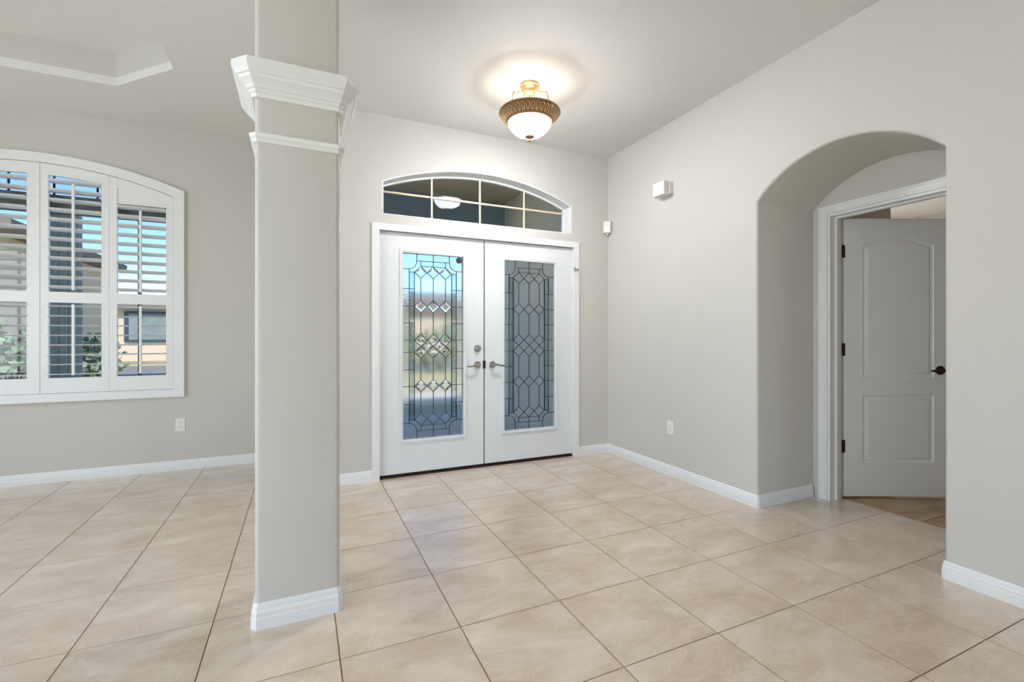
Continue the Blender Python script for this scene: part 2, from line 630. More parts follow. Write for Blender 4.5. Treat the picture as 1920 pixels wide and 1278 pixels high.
def tile_obj(poly, name='tile', mat='tile', parent=floor, cache={}):
    """one tile from its outline: standing proud of the grout, origin at its middle"""
    cx = sum(p[0] for p in poly) / len(poly)
    cy = sum(p[1] for p in poly) / len(poly)
    key = (mat,) + tuple((round(p[0] - cx, 4), round(p[1] - cy, 4)) for p in poly)
    if key not in cache:
        m_ = MB()
        k = len(poly)
        loc = [(p[0] - cx, p[1] - cy) for p in poly]

        def inset(d):
            out = []
            for i in range(k):
                a, q, c = Vector(loc[i - 1]), Vector(loc[i]), Vector(loc[(i + 1) % k])
                d1, d2 = (q - a).normalized(), (c - q).normalized()
                n1, n2 = Vector((-d1.y, d1.x)), Vector((-d2.y, d2.x))
                mm = (n1 + n2).normalized()
                v_ = q + mm * d / max(.3, mm.dot(n1))
                out.append((v_.x, v_.y))
            return out
        lo = inset(GAP / 2)
        verts = [(x, y, -0.008) for x, y in lo] + [(x, y, 0) for x, y in lo]
        faces = [tuple(range(k, 2 * k))]
        for i in range(k):
            j = (i + 1) % k
            faces.append((i, j, k + j, k + i))
        m_.add(verts, faces)
        me_ = m_.mesh(name)
        me_.materials.append(M[mat])
        cache[key] = me_
    return put(name, cache[key], parent, (cx, cy, 0))


far_tiles = MB()
i0, i1 = math.floor((XL - GX) / PITCH), math.ceil((XN + 0.13 - GX) / PITCH)
j0, j1 = math.floor((YB - GY) / PITCH), math.ceil((YD - GY) / PITCH)
for i in range(i0, i1):
    for j in range(j0, j1):
        xa, xb = GX + i * PITCH, GX + (i + 1) * PITCH
        ya, yb = GY + j * PITCH, GY + (j + 1) * PITCH
        ymax = YD if xb <= XRET + 0.01 else YF + 0.16
        xa, ya, yb = max(xa, XL), max(ya, YB), min(yb, ymax)
        if ya >= yb - 0.004 or xa >= xb:
            continue
        if xa >= XR:                          # inside the niche and through its door
            if yb <= NY0 or ya >= NY1 or xa > XN + 0.1:
                continue
            ya, yb, xb = max(ya, NY0), min(yb, NY1), min(xb, XN + 0.135)
            poly = [(xa, ya), (xb, ya), (xb, yb), (xa, yb)]
        elif xb > XR:                         # the column of tiles that meets the right wall
            if yb <= NY0 or ya >= NY1:
                poly = [(xa, ya), (XR, ya), (XR, yb), (xa, yb)]
            elif ya >= NY0 and yb <= NY1:
                poly = [(xa, ya), (xb, ya), (xb, yb), (xa, yb)]
            elif ya < NY0:
                poly = [(xa, ya), (XR, ya), (XR, NY0), (xb, NY0), (xb, yb), (xa, yb)]
            else:
                poly = [(xa, ya), (xb, ya), (xb, NY1), (XR, NY1), (XR, yb), (xa, yb)]
        else:
            poly = [(xa, ya), (xb, ya), (xb, yb), (xa, yb)]
        if yb > -0.6:
            tile_obj(poly)
        else:
            g = GAP / 2
            xs = [p[0] for p in poly]
            ys = [p[1] for p in poly]
            far_tiles.box(min(xs) + g, max(xs) - g, min(ys) + g, max(ys) - g, -0.008, 0)
ft = far_tiles.build('tiles_behind_camera', 'tile', floor)
ft['kind'] = 'stuff'

# ------------------------------------------------------------------ baseboards
BB = [(0.0, 0.0), (0.014, 0.0), (0.014, 0.040), (0.0125, 0.046), (0.0125, 0.058), (0.009, 0.066), (0.0075, 0.078), (0.004, 0.084), (0.0, 0.086)]


def baseboard(name, path, label, side=1):
    m_ = MB().sweep(BB, path, side=side)
    o = m_.build(name, 'white')
    return tag(o, label, 'baseboard', kind='structure')


baseboard('baseboard_dining', [(XL, YD), (XRET, YD)], 'white baseboard below the shuttered dining window')
baseboard('baseboard_return', [(XRET, YD - 0.015), (XRET, YF), (0.519, YF)], 'white baseboard from behind the column to the front door casing')
rr = 0.012
baseboard('baseboard_right', [(2.488, YF), (XR, YF), (XR, NY1 + rr), (XR + rr * .3, NY1 + rr * .3), (XR + rr, NY1), (XN - 0.02, NY1)],
          'white baseboard from the front doors along the right wall into the niche')
baseboard('baseboard_near', [(XN - 0.02, NY0), (XR + rr, NY0), (XR + rr * .3, NY0 - rr * .3), (XR, NY0 - rr), (XR, YB)],
          'white baseboard under the wall nearest the camera at right')
baseboard('baseboard_left', [(XL, YB), (XL, YD)], 'white baseboard along the left dining room wall')

# ------------------------------------------------------------------ square column with moulded capital
CX0, CX1, CY0, CY1 = -0.171, 0.150, 2.115, 2.436


def chamfer(c, d=0.0):
    x0, x1, y0, y1 = CX0 - d, CX1 + d, CY0 - d, CY1 + d
    return [(x0 + c, y0), (x1 - c, y0), (x1, y0 + c), (x1, y1 - c), (x1 - c, y1), (x0 + c, y1), (x0, y1 - c), (x0, y0 + c)]


colm = empty('column', ((CX0 + CX1) / 2, (CY0 + CY1) / 2, 0))
tag(colm, 'square greige column with white crown capital and baseboard', 'column', kind='structure')
cxm, cym = (CX0 + CX1) / 2, (CY0 + CY1) / 2


def local(path):
    return [(x - cxm, y - cym) for x, y in path]


rc = 0.019
pts = []
for (cx, cy, a0) in ((CX1 - rc, CY0 + rc, -90), (CX1 - rc, CY1 - rc, 0), (CX0 + rc, CY1 - rc, 90), (CX0 + rc, CY0 + rc, 180)):
    for k in range(6):
        a = R(a0 + 90 * k / 5)
        pts.append((cx + rc * math.cos(a) - cxm, cy + rc * math.sin(a) - cym))
m_ = MB().slab([pts], 0.0, CEIL, 'z')
m_.build('shaft', 'wall', colm, smooth=True, angle=30)
cpath = local(chamfer(0.012))
m_ = MB().sweep([(0, 0), (0.014, 0), (0.014, 0.044), (0.0125, 0.050), (0.0125, 0.066), (0.009, 0.078), (0.0075, 0.092), (0.004, 0.099), (0, 0.102)], cpath, closed=True)
m_.build('baseboard', 'white', colm)
# crown: cove and ovolo rising outward to a flat fillet
crown = [(0.0, 2.128), (0.012, 2.128), (0.014, 2.143), (0.020, 2.147), (0.021, 2.156), (0.028, 2.160), (0.034, 2.170), (0.043, 2.180), (0.054, 2.190),
         (0.057, 2.199), (0.064, 2.203), (0.070, 2.213), (0.076, 2.222), (0.079, 2.226), (0.079, 2.250), (0.0, 2.252)]
m_ = MB().sweep(crown, cpath, closed=True)
m_.build('crown_capital', 'white', colm)
band = [(0.0, 1.951), (0.006, 1.951), (0.010, 1.957), (0.010, 1.962), (0.018, 1.970), (0.020, 1.978), (0.020, 1.984), (0.0, 1.986)]
m_ = MB().sweep(band, cpath, closed=True)
m_.build('necking_band', 'white', colm)

# ------------------------------------------------------------------ front double doors with leaded glass
m_ = MB()
cas_out = [(0.519, 0), (0.519, 2.100), (2.488, 2.100), (2.488, 0), (2.428, 0), (2.428, 2.045), (0.579, 2.045), (0.579, 0)]
m_.slab([cas_out], YF - 0.016, YF + 0.0, 'y')
m_.slab([[(0.572, 0), (0.572, 2.055), (2.434, 2.055), (2.434, 0), (2.428, 0), (2.428, 2.049), (0.579, 2.049), (0.579, 0)]], YF + 0.0, YF + 0.16, 'y')
o = m_.build('trim_1', 'white')
tag(o, 'white casing framing the pair of front doors', 'door frame', kind='structure')
m_ = MB().box(0.579, 2.428, YF + 0.01, YF + 0.15, 0.0, 0.014)
o = m_.build('trim_2', 'bronze')
tag(o, 'dark bronze threshold under the front doors', 'threshold', kind='structure')

DFY = YF + 0.022          # inner face of the leaves
DTH = 0.044
LITE_W, LITE_Z0, LITE_Z1 = 0.530, 0.307, 1.878
c1, c2, c3, eL, eR = 0.295, 0.5, 0.705, 0.19, 0.81
rows = [0.0990, 0.2840, 0.4680, 0.5340, 0.7190, 0.9010]
hh = 0.033


def leaded_polys():
    """(kind, polygon) in lite coordinates u (across), v (down), each glass piece of the leaded light"""
    P = []
    cs = (c1, c2, c3)
    ed = (eL, (c1 + c2) / 2, (c2 + c3) / 2, eR)
    for r in rows:
        for k, c in enumerate(cs):
            P.append(('bevel', [(c, r - hh), (ed[k + 1], r), (c, r + hh), (ed[k], r)]))
    for a, q in zip(rows[:-1], rows[1:]):
        if q - a < 0.08:
            P.append(('field', [(eL, a), (c1, (a + q) / 2), (eL, q)]))
            P.append(('field', [(eR, a), (eR, q), (c3, (a + q) / 2)]))
            for k in (0, 1):
                P.append(('bevel', [(ed[k + 1], a), (cs[k + 1], (a + q) / 2), (ed[k + 1], q), (cs[k], (a + q) / 2)]))
            continue
        P.append(('field', [(eL, a), (c1, a + hh), (c1, q - hh), (eL, q)]))
        P.append(('field', [(c3, a + hh), (eR, a), (eR, q), (c3, q - hh)]))
        for k in (0, 1):
            P.append(('field', [(cs[k], a + hh), (ed[k + 1], a), (cs[k + 1], a + hh), (cs[k + 1], q - hh), (ed[k + 1], q), (cs[k], q - hh)]))
    t, bt = rows[0] - hh, rows[-1] + hh
    for k in (0, 1):
        P.append(('field', [(cs[k], t), (cs[k + 1], t), (ed[k + 1], rows[0])]))
        P.append(('field', [(cs[k], bt), (ed[k + 1], rows[-1]), (cs[k + 1], bt)]))
    # band
    oL, oR, oT, oB = 0.107, 0.893, 0.038, 0.962
    ks = [0.190, 0.284, 0.376, 0.468, 0.534, 0.628, 0.719, 0.816]
    vs = [rows[0]] + ks + [rows[-1]]
    for a, q in zip(vs[:-1], vs[1:]):
        P.append(('band', [(oL, a), (eL, a), (eL, q), (oL, q)]))
        P.append(('band', [(eR, a), (oR, a), (oR, q), (eR, q)]))
    for k in (0, 1):
        P.append(('band2', [(cs[k], oT), (cs[k + 1], oT), (cs[k + 1], t), (cs[k], t)]))
        P.append(('band2', [(cs[k], bt), (cs[k + 1], bt), (cs[k + 1], oB), (cs[k], oB)]))
    # curved corners (arc about the lite's own corner side)
    uA, vA = 0.228, 0.083
    arc = [(oL + (uA - oL) * math.cos(R(a)), oT + (vA - oT) * math.sin(R(a))) for a in (0, 22, 45, 67, 90)]   # (uA,oT) -> (oL,vA)

    def mir(poly, mx_, my_):
        q = [((1 - u) if mx_ else u, (1 - v) if my_ else v) for u, v in poly]
        return q[::-1] if mx_ != my_ else q
    cb = [(c1, oT), (c1, t), (eL, rows[0]), (oL, rows[0])] + arc[::-1]
    co = [(0, 0), (uA, 0)] + arc + [(0, vA)]
    top = [(uA, 0), (c2, 0), (c2, oT), (c1, oT), (uA, oT)]
    for mx_ in (0, 1):
        for my_ in (0, 1):
            P.append(('band2', mir(cb, mx_, my_)))
            P.append(('border', mir(co, mx_, my_)))
            P.append(('border', mir(top, mx_, my_)))
    vs = [vA] + ks + [1 - vA]
    for a, q in zip(vs[:-1], vs[1:]):
        P.append(('border', [(0, a), (oL, a), (oL, q), (0, q)]))
        P.append(('border', [(oR, a), (1, a), (1, q), (oR, q)]))
    return P


POLYS = leaded_polys()
LITE_H = LITE_Z1 - LITE_Z0
GLASS = {'bevel': 'gl_bevel', 'field': 'gl_field', 'band': 'gl_band', 'band2': 'gl_border', 'border': 'gl_border'}


def leaf_door(name, x0, x1, label, lever_x, lever_dir, deadbolt):
    cx = (x0 + x1) / 2
    root = empty(name, (cx, DFY, 0))
    tag(root, label, 'door', kind='structure')
    hw = (x1 - x0) / 2
    lw = LITE_W / 2
    m_ = MB().slab([[(-hw, 0.026), (hw, 0.026), (hw, 2.040), (-hw, 2.040)], [(-lw - 0.005, LITE_Z0 - 0.005), (lw + 0.005, LITE_Z0 - 0.005), (lw + 0.005, LITE_Z1 + 0.005), (-lw - 0.005, LITE_Z1 + 0.005)]], 0, DTH, 'y')
    m_.build('leaf', 'door_white', root)
    MB().box(-hw + 0.002, hw - 0.002, 0.004, DTH - 0.004, 0.0145, 0.026).build('bottom_sweep', 'black', root)
    # raised lite frame, both faces
    fr = MB()
    for ya, yb in ((-0.010, 0.002), (DTH - 0.002, DTH + 0.010)):
        m2 = MB()
        for (d0, d1, t) in ((0.0, 0.010, 0.55), (0.010, 0.026, 1.0), (0.026, 0.034, 0.5)):
            yy = yb + (ya - yb) * t if ya < 0 else ya + (yb - ya) * t
            ys_ = sorted((yy, yb if ya < 0 else ya))
            o_ = [(-lw - d1, LITE_Z0 - d1), (lw + d1, LITE_Z0 - d1), (lw + d1, LITE_Z1 + d1), (-lw - d1, LITE_Z1 + d1)]
            i_ = [(-lw - d0, LITE_Z0 - d0), (lw + d0, LITE_Z0 - d0), (lw + d0, LITE_Z1 + d0), (-lw - d0, LITE_Z1 + d0)]
            fr.slab([o_, i_], ys_[0], ys_[1], 'y')
    fr.build('lite_frame', 'door_white', root)
    # lead came: one lattice holding the pieces
    gy = DTH * 0.5
    segs = {}
    for kind, poly in POLYS:
        k = len(poly)
        for i in range(k):
            a, q = poly[i], poly[(i + 1) % k]
            ka, kq = (round(a[0], 4), round(a[1], 4)), (round(q[0], 4), round(q[1], 4))
            segs[tuple(sorted((ka, kq)))] = 1

    def pos(u, v):
        return (-lw + u * LITE_W, LITE_Z1 - v * LITE_H)
    cm = MB()
    for (a, q) in segs:
        if (a[0] == q[0] and a[0] in (0, 1)) or (a[1] == q[1] and a[1] in (0, 1)):
            continue
        A, Q = Vector(pos(*a)), Vector(pos(*q))
        d = (Q - A).normalized()
        nn = Vector((-d.y, d.x)) * 0.0025
        A, Q = A - d * 0.002, Q + d * 0.002
        cm.slab([[tuple(A + nn), tuple(Q + nn), tuple(Q - nn), tuple(A - nn)]], gy - 0.0045, gy + 0.0045, 'y')
    came = cm.build('leaded_glass', 'lead', root)
    came['label'] = 'dark lead came lattice of the door light'
    for kind, poly in POLYS:
        pp = [pos(u, v) for u, v in poly]
        gx = sum(p[0] for p in pp) / len(pp)
        gz = sum(p[1] for p in pp) / len(pp)
        lp = [(p[0] - gx, p[1] - gz) for p in pp]
        g = MB()
        if kind == 'bevel':
            k = len(lp)
            vv = [(x, 0.002, z) for x, z in lp] + [(x, -0.001, z) for x, z in lp] + [(x * 0.62, -0.004, z * 0.62) for x, z in lp]
            ff = [tuple(range(k)), tuple(range(2 * k, 3 * k))[::-1]]
            for i in range(k):
                j = (i + 1) % k
                ff += [(i, j, k + j, k + i), (k + i, k + j, 2 * k + j, 2 * k + i)]
            g.add(vv, ff)
        else:
            g.slab([lp], -0.002, 0.002, 'y')
        g.build('glass_piece', GLASS[kind], came, loc=(gx, gy, gz))
    # lever handle on a round rose
    lx = lever_x - cx
    hd = MB()
    hd.disc((lx, 0.920), 0.033, 0.0, -0.012, 28)
    hd.tube([(lx, -0.008, 0.920), (lx, -0.046, 0.920)], 0.011, 12)
    s = lever_dir
    hd.tube([(lx - s * 0.006, -0.046, 0.920), (lx + s * 0.025, -0.050, 0.921), (lx + s * 0.055, -0.050, 0.914), (lx + s * 0.085, -0.048, 0.908), (lx + s * 0.108, -0.046, 0.911)],
            [0.012, 0.010, 0.0085, 0.008, 0.0095], 10)
    hd.build('lever_handle', 'nickel', root, smooth=True)
    if deadbolt:
        m2 = MB().disc((lx, 1.067), 0.033, 0.0, -0.014, 28)
        m2.disc((lx, 1.067), 0.022, -0.014, -0.020, 24)
        m2.cbox(lx - 0.005, lx + 0.005, -0.040, -0.018, 1.067 - 0.017, 1.067 + 0.017, 0.002)
        m2.build('deadbolt', 'nickel', root, smooth=True)
    sgn = -1 if deadbolt else 1
    for hz in (1.80, 1.02, 0.24):
        MB().tube([(sgn * (hw + 0.002), -0.004, hz - 0.045), (sgn * (hw + 0.002), -0.004, hz + 0.045)], 0.006, 10).build('hinge', 'door_white', root, smooth=True)
    return root


dl = leaf_door('door_1', 0.582, 1.498, 'left white front door with leaded glass and deadbolt', 1.437, -1, True)
dr = leaf_door('door_2', 1.508, 2.425, 'right white front door with grey leaded glass', 1.578, 1, False)
# strip coloured dark as the shade in the gap between leaves; flush latch
m_ = MB().box(0.4582, 0.4676, 0.008, DTH - 0.004, 0.03, 2.038)
m_.build('meeting_gap_shade', 'dark_gap', dl)
m_ = MB().cbox(0.4505, 0.4755, -0.008, 0.009, 0.885, 0.955, 0.004)
m_.build('latch_plate', 'black', dl)
# round dark sensor stuck to the left light
m_ = MB().disc((0, 0), 0.026, 0.0, -0.016, 28)
o = m_.build('window_sensor', 'sensor', smooth=True, loc=(1.270, DFY + DTH * 0.5 - 0.005, 1.845))
tag(o, 'small dark round sensor stuck on the corner of the left door glass', 'sensor')
# hinge-pin door stop on the right jamb
ds = empty('door_stop', (2.452, YF - 0.016, 1.83))
tag(ds, 'small metal hinge pin door stop on the right door casing', 'door stop')
MB().tube([(-0.018, -0.010, 0), (0.010, -0.014, 0), (0.030, -0.012, -0.004)], 0.0055, 8).build('arm', 'nickel', ds, smooth=True)
MB().tube([(-0.018, -0.004, -0.018), (-0.018, -0.004, 0.022)], 0.008, 10).build('pin', 'nickel', ds, smooth=True)
MB().tube([(0.030, -0.016, -0.004), (0.030, -0.004, -0.004)], 0.010, 10).build('bumper', 'plastic', ds, smooth=True)

# ------------------------------------------------------------------ arched transom window over the doors
tw = empty('window_2', ((TX0 + TX1) / 2, YF, TZ0))
tag(tw, 'arched transom window with cream muntins above the front doors', 'window', kind='structure')
tcx = (TX0 + TX1) / 2


def T(p):
    return (p[0] - tcx, p[1] - TZ0)


outer = [(TX0, TZ0), (TX1, TZ0)] + arc_pts(TX1, TX0, TZ1, TZ2, 28)
inner = [(TX0 + 0.012, TZ0 + 0.006), (TX1 - 0.012, TZ0 + 0.006)] + arc_pts(TX1 - 0.012, TX0 + 0.012, TZ1 - 0.006, TZ2 - 0.012, 28)
m_ = MB().slab([[T(p) for p in outer], [T(p) for p in inner]], -0.002, 0.17, 'y')
m_.build('reveal_liner', 'white', tw)
i2 = [(TX0 + 0.030, TZ0 + 0.020), (TX1 - 0.030, TZ0 + 0.020)] + arc_pts(TX1 - 0.030, TX0 + 0.030, TZ1 - 0.012, TZ2 - 0.030, 28)
m_ = MB().slab([[T(p) for p in inner], [T(p) for p in i2]], 0.118, 0.150, 'y')
m_.build('window_frame', 'white', tw)
m_ = MB().slab([[T(p) for p in inner]], 0.131, 0.135, 'y')
m_.build('pane', 'pane_ar', tw)
arcz = lambda x: (lambda w_, s_: TZ2 - 0.030 - ((w_ * w_ + s_ * s_) / (2 * s_)) + math.sqrt(((w_ * w_ + s_ * s_) / (2 * s_)) ** 2 - (x - tcx) ** 2))((TX1 - TX0) / 2 - 0.03, TZ2 - 0.030 - TZ1 + 0.012)
for x in (1.048, 1.500, 1.952):
    MB().box(x - tcx - 0.008, x - tcx + 0.008, 0.122, 0.130, 0.02, arcz(x) - TZ0).build('muntin', 'cream', tw)
MB().box(TX0 + 0.03 - tcx, TX1 - 0.03 - tcx, 0.1215, 0.1305, 2.392 - TZ0, 2.408 - TZ0).build('muntin', 'cream', tw)

# ------------------------------------------------------------------ dining window: shutter frame, glazing and four louvred shutter panels
win = empty('window_1', (WXC, YD, 0.648))
tag(win, 'white arch-top window frame around plantation shutters', 'window', kind='structure')


def W(p):
    return (p[0] - WXC, p[1] - 0.648)


IW, OW = 0.889, 0.967
outer = [(WXC - OW, 0.648), (WXC + OW, 0.648)] + arc_pts(WXC + OW, WXC - OW, 2.446, 2.632, 32)
inner = [(WXC - IW, 0.716), (WXC + IW, 0.716)] + arc_pts(WXC + IW, WXC - IW, 2.388, 2.557, 32)
m_ = MB().slab([[W(p) for p in outer], [W(p) for p in inner]], -0.034, 0.0, 'y')
m_.slab([[W(p) for p in inner], [W((WXC + (p[0] - WXC) * 0.985, p[1] if p[1] > 1 else p[1] + 0.008)) if p[1] < 2.3 else W((WXC + (p[0] - WXC) * 0.985, p[1] - 0.010)) for p in inner]], -0.002, 0.05, 'y')
m_.build('shutter_frame', 'shutter', win)
MB().box(-0.0135, 0.0135, -0.030, 0.02, 0.07, 1.905).build('post', 'shutter', win)
gpoly = [W(p) for p in [(WXC - 0.885, 0.72), (WXC + 0.885, 0.72)] + arc_pts(WXC + 0.885, WXC - 0.885, 2.385, 2.553, 32)]
gin = [W(p) for p in [(WXC - 0.85, 0.755), (WXC + 0.85, 0.755)] + arc_pts(WXC + 0.85, WXC - 0.85, 2.358, 2.52, 32)]
MB().slab([gpoly, gin], 0.085, 0.125, 'y').build('sash_frame', 'mullion', win)
MB().slab([gpoly], 0.103, 0.107, 'y').build('pane', 'pane', win)
MB().box(-0.85, 0.85, 0.080, 0.130, 2.185 - 0.648, 2.335 - 0.648).build('mullion', 'mullion', win)
for x in (-0.62, 0.62):
    MB().box(x - 0.011, x + 0.011, 0.090, 0.120, 0.10, 2.19 - 0.648).build('muntin', 'mullion', win)
for x in (-0.5, -0.22, 0.056, 0.335, 0.61):
    ztop = 2.52 - 0.648 - 0.23 * x * x
    MB().box(x - 0.007, x + 0.007, 0.092, 0.100, 2.33 - 0.648, ztop).build('muntin', 'bronze', win)


def z_in(x):          # inner edge of the arched frame, world x
    s_ = 2.557 - 2.388
    rad = (IW * IW + s_ * s_) / (2 * s_)
    return 2.557 - rad + math.sqrt(rad * rad - (x - WXC) ** 2)


def band_poly(x0, x1, f_lo, f_hi, n=10):
    xs = [x0 + (x1 - x0) * k / n for k in range(n + 1)]
    return [(x, f_lo(x)) for x in xs] + [(x, f_hi(x)) for x in xs[::-1]]


def shutter(x0, x1, label, outer_panel):
    bx, bz = (x0 + x1) / 2, 0.7185
    root = empty('shutter_panel', (bx, YD - 0.026, bz))
    tag(root, label, 'shutter', 'plantation shutter panels in the arch window')
    TH = 0.028
    st = 0.0505
    top = lambda x: z_in(x) - 0.004

    def S(poly):
        return [(p[0] - bx, p[1] - bz) for p in poly]
    xa, xb = x0 + st, x1 - st
    for a, q in ((x0, xa), (xb, x1)):
        MB().slab([S(band_poly(a, q, lambda x: bz, top, 3))], 0, TH, 'y').build('stile', 'shutter', root)
    MB().slab([S([(xa, bz), (xb, bz), (xb, 0.840), (xa, 0.840)])], 0.001, TH - 0.001, 'y').build('rail', 'shutter', root)
    MB().slab([S([(xa, 1.446), (xb, 1.446), (xb, 1.532), (xa, 1.532)])], 0.001, TH - 0.001, 'y').build('rail', 'shutter', root)
    if outer_panel:
        zt = 2.287
        lo = lambda x: top(x) - 0.083
        MB().slab([S(band_poly(xa, xb, lo, top))], 0.001, TH - 0.001, 'y').build('rail', 'shutter', root)
        MB().slab([S(band_poly(xa, xb, lambda x: zt, lambda x: top(x) - 0.078))], 0.009, TH - 0.006, 'y').build('infill_panel', 'shutter', root)
        n_up = 10
        z_first, z_last = 1.567, 2.262
        rod_top = 2.235
    else:
        lo = lambda x: top(x) - 0.088
        MB().slab([S(band_poly(xa, xb, lo, top))], 0.001, TH - 0.001, 'y').build('rail', 'shutter', root)
        n_up = 12
        z_first, z_last = 1.570, 2.423
        rod_top = 2.40
    # louvres: slim elliptical blades, slightly tilted
    def blade(tilt):
        k = 10
        g = MB()
        pr = []
        for i in range(k):
            a = 2 * math.pi * i / k
            yy, zz = 0.0435 * math.cos(a), 0.0055 * math.sin(a)
            pr.append((yy * math.cos(tilt) - zz * math.sin(tilt), yy * math.sin(tilt) + zz * math.cos(tilt)))
        w_ = (xb - xa) / 2 - 0.0015
        vv = [(-w_, y, z) for y, z in pr] + [(w_, y, z) for y, z in pr]
        ff = [tuple(range(k)), tuple(range(k, 2 * k))[::-1]] + [(i, (i + 1) % k, k + (i + 1) % k, k + i) for i in range(k)]
        g.add(vv, ff)
        me_ = g.mesh('louver')
        me_.materials.append(M['shutter'])
        me_.polygons.foreach_set('use_smooth', [True] * len(me_.polygons))
        me_.set_sharp_from_angle(angle=R(50))
        return me_
    up, dn = blade(R(-14)), blade(R(-3))
    for k in range(n_up):
        put('louver', up, root, (0, TH / 2, z_first + (z_last - z_first) * k / (n_up - 1) - bz))
    for k in range(8):
        put('louver', dn, root, (0, TH / 2, 0.868 + (1.418 - 0.868) * k / 7 - bz))
    for za, zb in ((1.545, rod_top), (0.862, 1.432)):
        MB().cbox(-0.009, 0.009, TH / 2 - 0.060, TH / 2 - 0.043, za - bz, zb - bz, 0.003).build('tilt_rod', 'shutter', root)
    return root


PW = 0.437
shutter(WXC + IW - PW - 0.003, WXC + IW - 0.003, 'white shutter panel nearest the column, with solid arched infill over its louvers', True)
shutter(WXC + 0.0145, WXC + IW - PW - 0.005, 'white shutter panel right of the centre post, louvers reaching the arched rail', False)
shutter(WXC - IW + PW + 0.005, WXC - 0.0145, 'white shutter panel left of the centre post, cut by the picture edge', False)
shutter(WXC - IW + 0.003, WXC - IW + PW + 0.003, 'white shutter panel at the far left end of the arch window, beyond the picture edge', True)

# ------------------------------------------------------------------ niche door: casing, jamb, open two-panel leaf
m_ = MB()
cas = [(0.0, 0.0), (0.004, 0.0)]
yo, zo = 2.155, 2.105
for (d0, d1, t) in ((0.0, 0.014, 0.016), (0.014, 0.030, 0.012), (0.030, 0.044, 0.014), (0.044, 0.057, 0.009)):
    lp = [(yo - d0, 0), (yo - d0, zo - d0), (2 * 1.70 - yo + d0, zo - d0), (2 * 1.70 - yo + d0, 0),
          (2 * 1.70 - yo + d1, 0), (2 * 1.70 - yo + d1, zo - d1), (yo - d1, zo - d1), (yo - d1, 0)]
    m_.slab([lp], XN - t, XN, 'x')
jl = [(DY1, 0), (DY1, DZ), (DY0, DZ), (DY0, 0), (DY0 + 0.016, 0), (DY0 + 0.016, DZ - 0.016), (DY1 - 0.016, DZ - 0.016), (DY1 - 0.016, 0)]
m_.slab([jl], XN - 0.004, XN + 0.135, 'x')
js = [(DY1 - 0.016, 0), (DY1 - 0.016, DZ - 0.016), (DY0 + 0.016, DZ - 0.016), (DY0 + 0.016, 0), (DY0 + 0.027, 0), (DY0 + 0.027, DZ - 0.027), (DY1 - 0.027, DZ - 0.027), (DY1 - 0.027, 0)]
m_.slab([js], XN + 0.055, XN + 0.092, 'x')
o = m_.build('trim_3', 'white')
tag(o, 'white moulded casing and jamb of the doorway inside the niche', 'door frame', kind='structure')

HX, HY = XN + 0.138, DY1 - 0.014
d3 = empty('door_3', (HX, HY, 0.012), -YAW)         # local +x runs along the open leaf, -y faces the camera
tag(d3, 'white two-panel interior door standing open inside the niche', 'door', kind='structure')
LW, LH, LT = 0.762, 2.018, 0.035
LX0 = 0.012


def cathedral(x0, x1, z0, z1, rise, n=20):
    """rectangle whose top is a shouldered arch"""
    pts = [(x0, z0), (x1, z0)]
    for k in range(n + 1):
        t = k / n
        x = x1 + (x0 - x1) * t
        s_ = 0.5 - 0.5 * math.cos(2 * math.pi * t)
        pts.append((x, z1 - rise + rise * (1 - (1 - s_) ** 1.6)))
    return pts


px0, px1 = LX0 + 0.140, LX0 + LW - 0.105
panels = [cathedral(px0, px1, 0.860, 1.890, 0.060), [(px0, 0.245), (px1, 0.245), (px1, 0.735), (px0, 0.735)]]
m_ = MB().slab([[(LX0, 0), (LX0 + LW, 0), (LX0 + LW, LH), (LX0, LH)]] + panels, 0, LT, 'y')
m_.build('leaf', 'white', d3)


def shrink(poly, d):
    k = len(poly)
    out = []
    for i in range(k):
        a, q, c = Vector(poly[i - 1]), Vector(poly[i]), Vector(poly[(i + 1) % k])
        d1, d2 = (q - a).normalized(), (c - q).normalized()
        n1, n2 = Vector((-d1.y, d1.x)), Vector((-d2.y, d2.x))
        mm = (n1 + n2).normalized()
        v_ = q + mm * d / max(.35, mm.dot(n1))
        out.append((v_.x, v_.y))
    return out


for poly in panels:
    rings = [(0.0, 0.0), (0.006, 0.0055), (0.016, 0.0075), (0.020, 0.0075), (0.024, 0.0055), (0.040, 0.002), (0.044, 0.002)]
    g = MB()
    k = len(poly)
    vv = []
    for d, y in rings:
        vv += [(p[0], y, p[1]) for p in shrink(poly, d)]
    base = len(vv)
    vv += [(p[0], LT - 0.002, p[1]) for p in poly]
    ff = []
    for r_ in range(len(rings) - 1):
        for i in range(k):
            j = (i + 1) % k
            ff.append((r_ * k + i, r_ * k + j, (r_ + 1) * k + j, (r_ + 1) * k + i))
    last = (len(rings) - 1) * k
    tri = tessellate_polygon([[Vector((vv[last + i][0], vv[last + i][2], 0)) for i in range(k)]])
    ff += [tuple(last + i for i in t) for t in tri]
    tri = tessellate_polygon([[Vector((p[0], p[1], 0)) for p in poly]])
    ff += [tuple(base + i for i in t) for t in tri]
    for i in range(k):
        j = (i + 1) % k
        ff.append((i, j, base + j, base + i))
    g.add(vv, ff)
    g.build('panel', 'white', d3, smooth=True, angle=25)
for hz in (0.364, 1.066, 1.779):
    h_ = MB().cbox(-0.034, -0.001, -0.0015, 0.0015, hz - 0.045, hz + 0.045, 0.0012)
    h_.cbox(0.002, LX0 + 0.010, -0.0025, 0.0, hz - 0.045, hz + 0.045, 0.001)
    h_.tube([(0.0, -0.004, hz - 0.047), (0.0, -0.004, hz + 0.047)], 0.0055, 10)
    h_.build('hinge', 'bronze', d3, smooth=True)
hd = MB()
lx, lz = LX0 + LW - 0.062, 0.915
hd.disc((lx, lz), 0.032, 0.0, -0.010, 24)
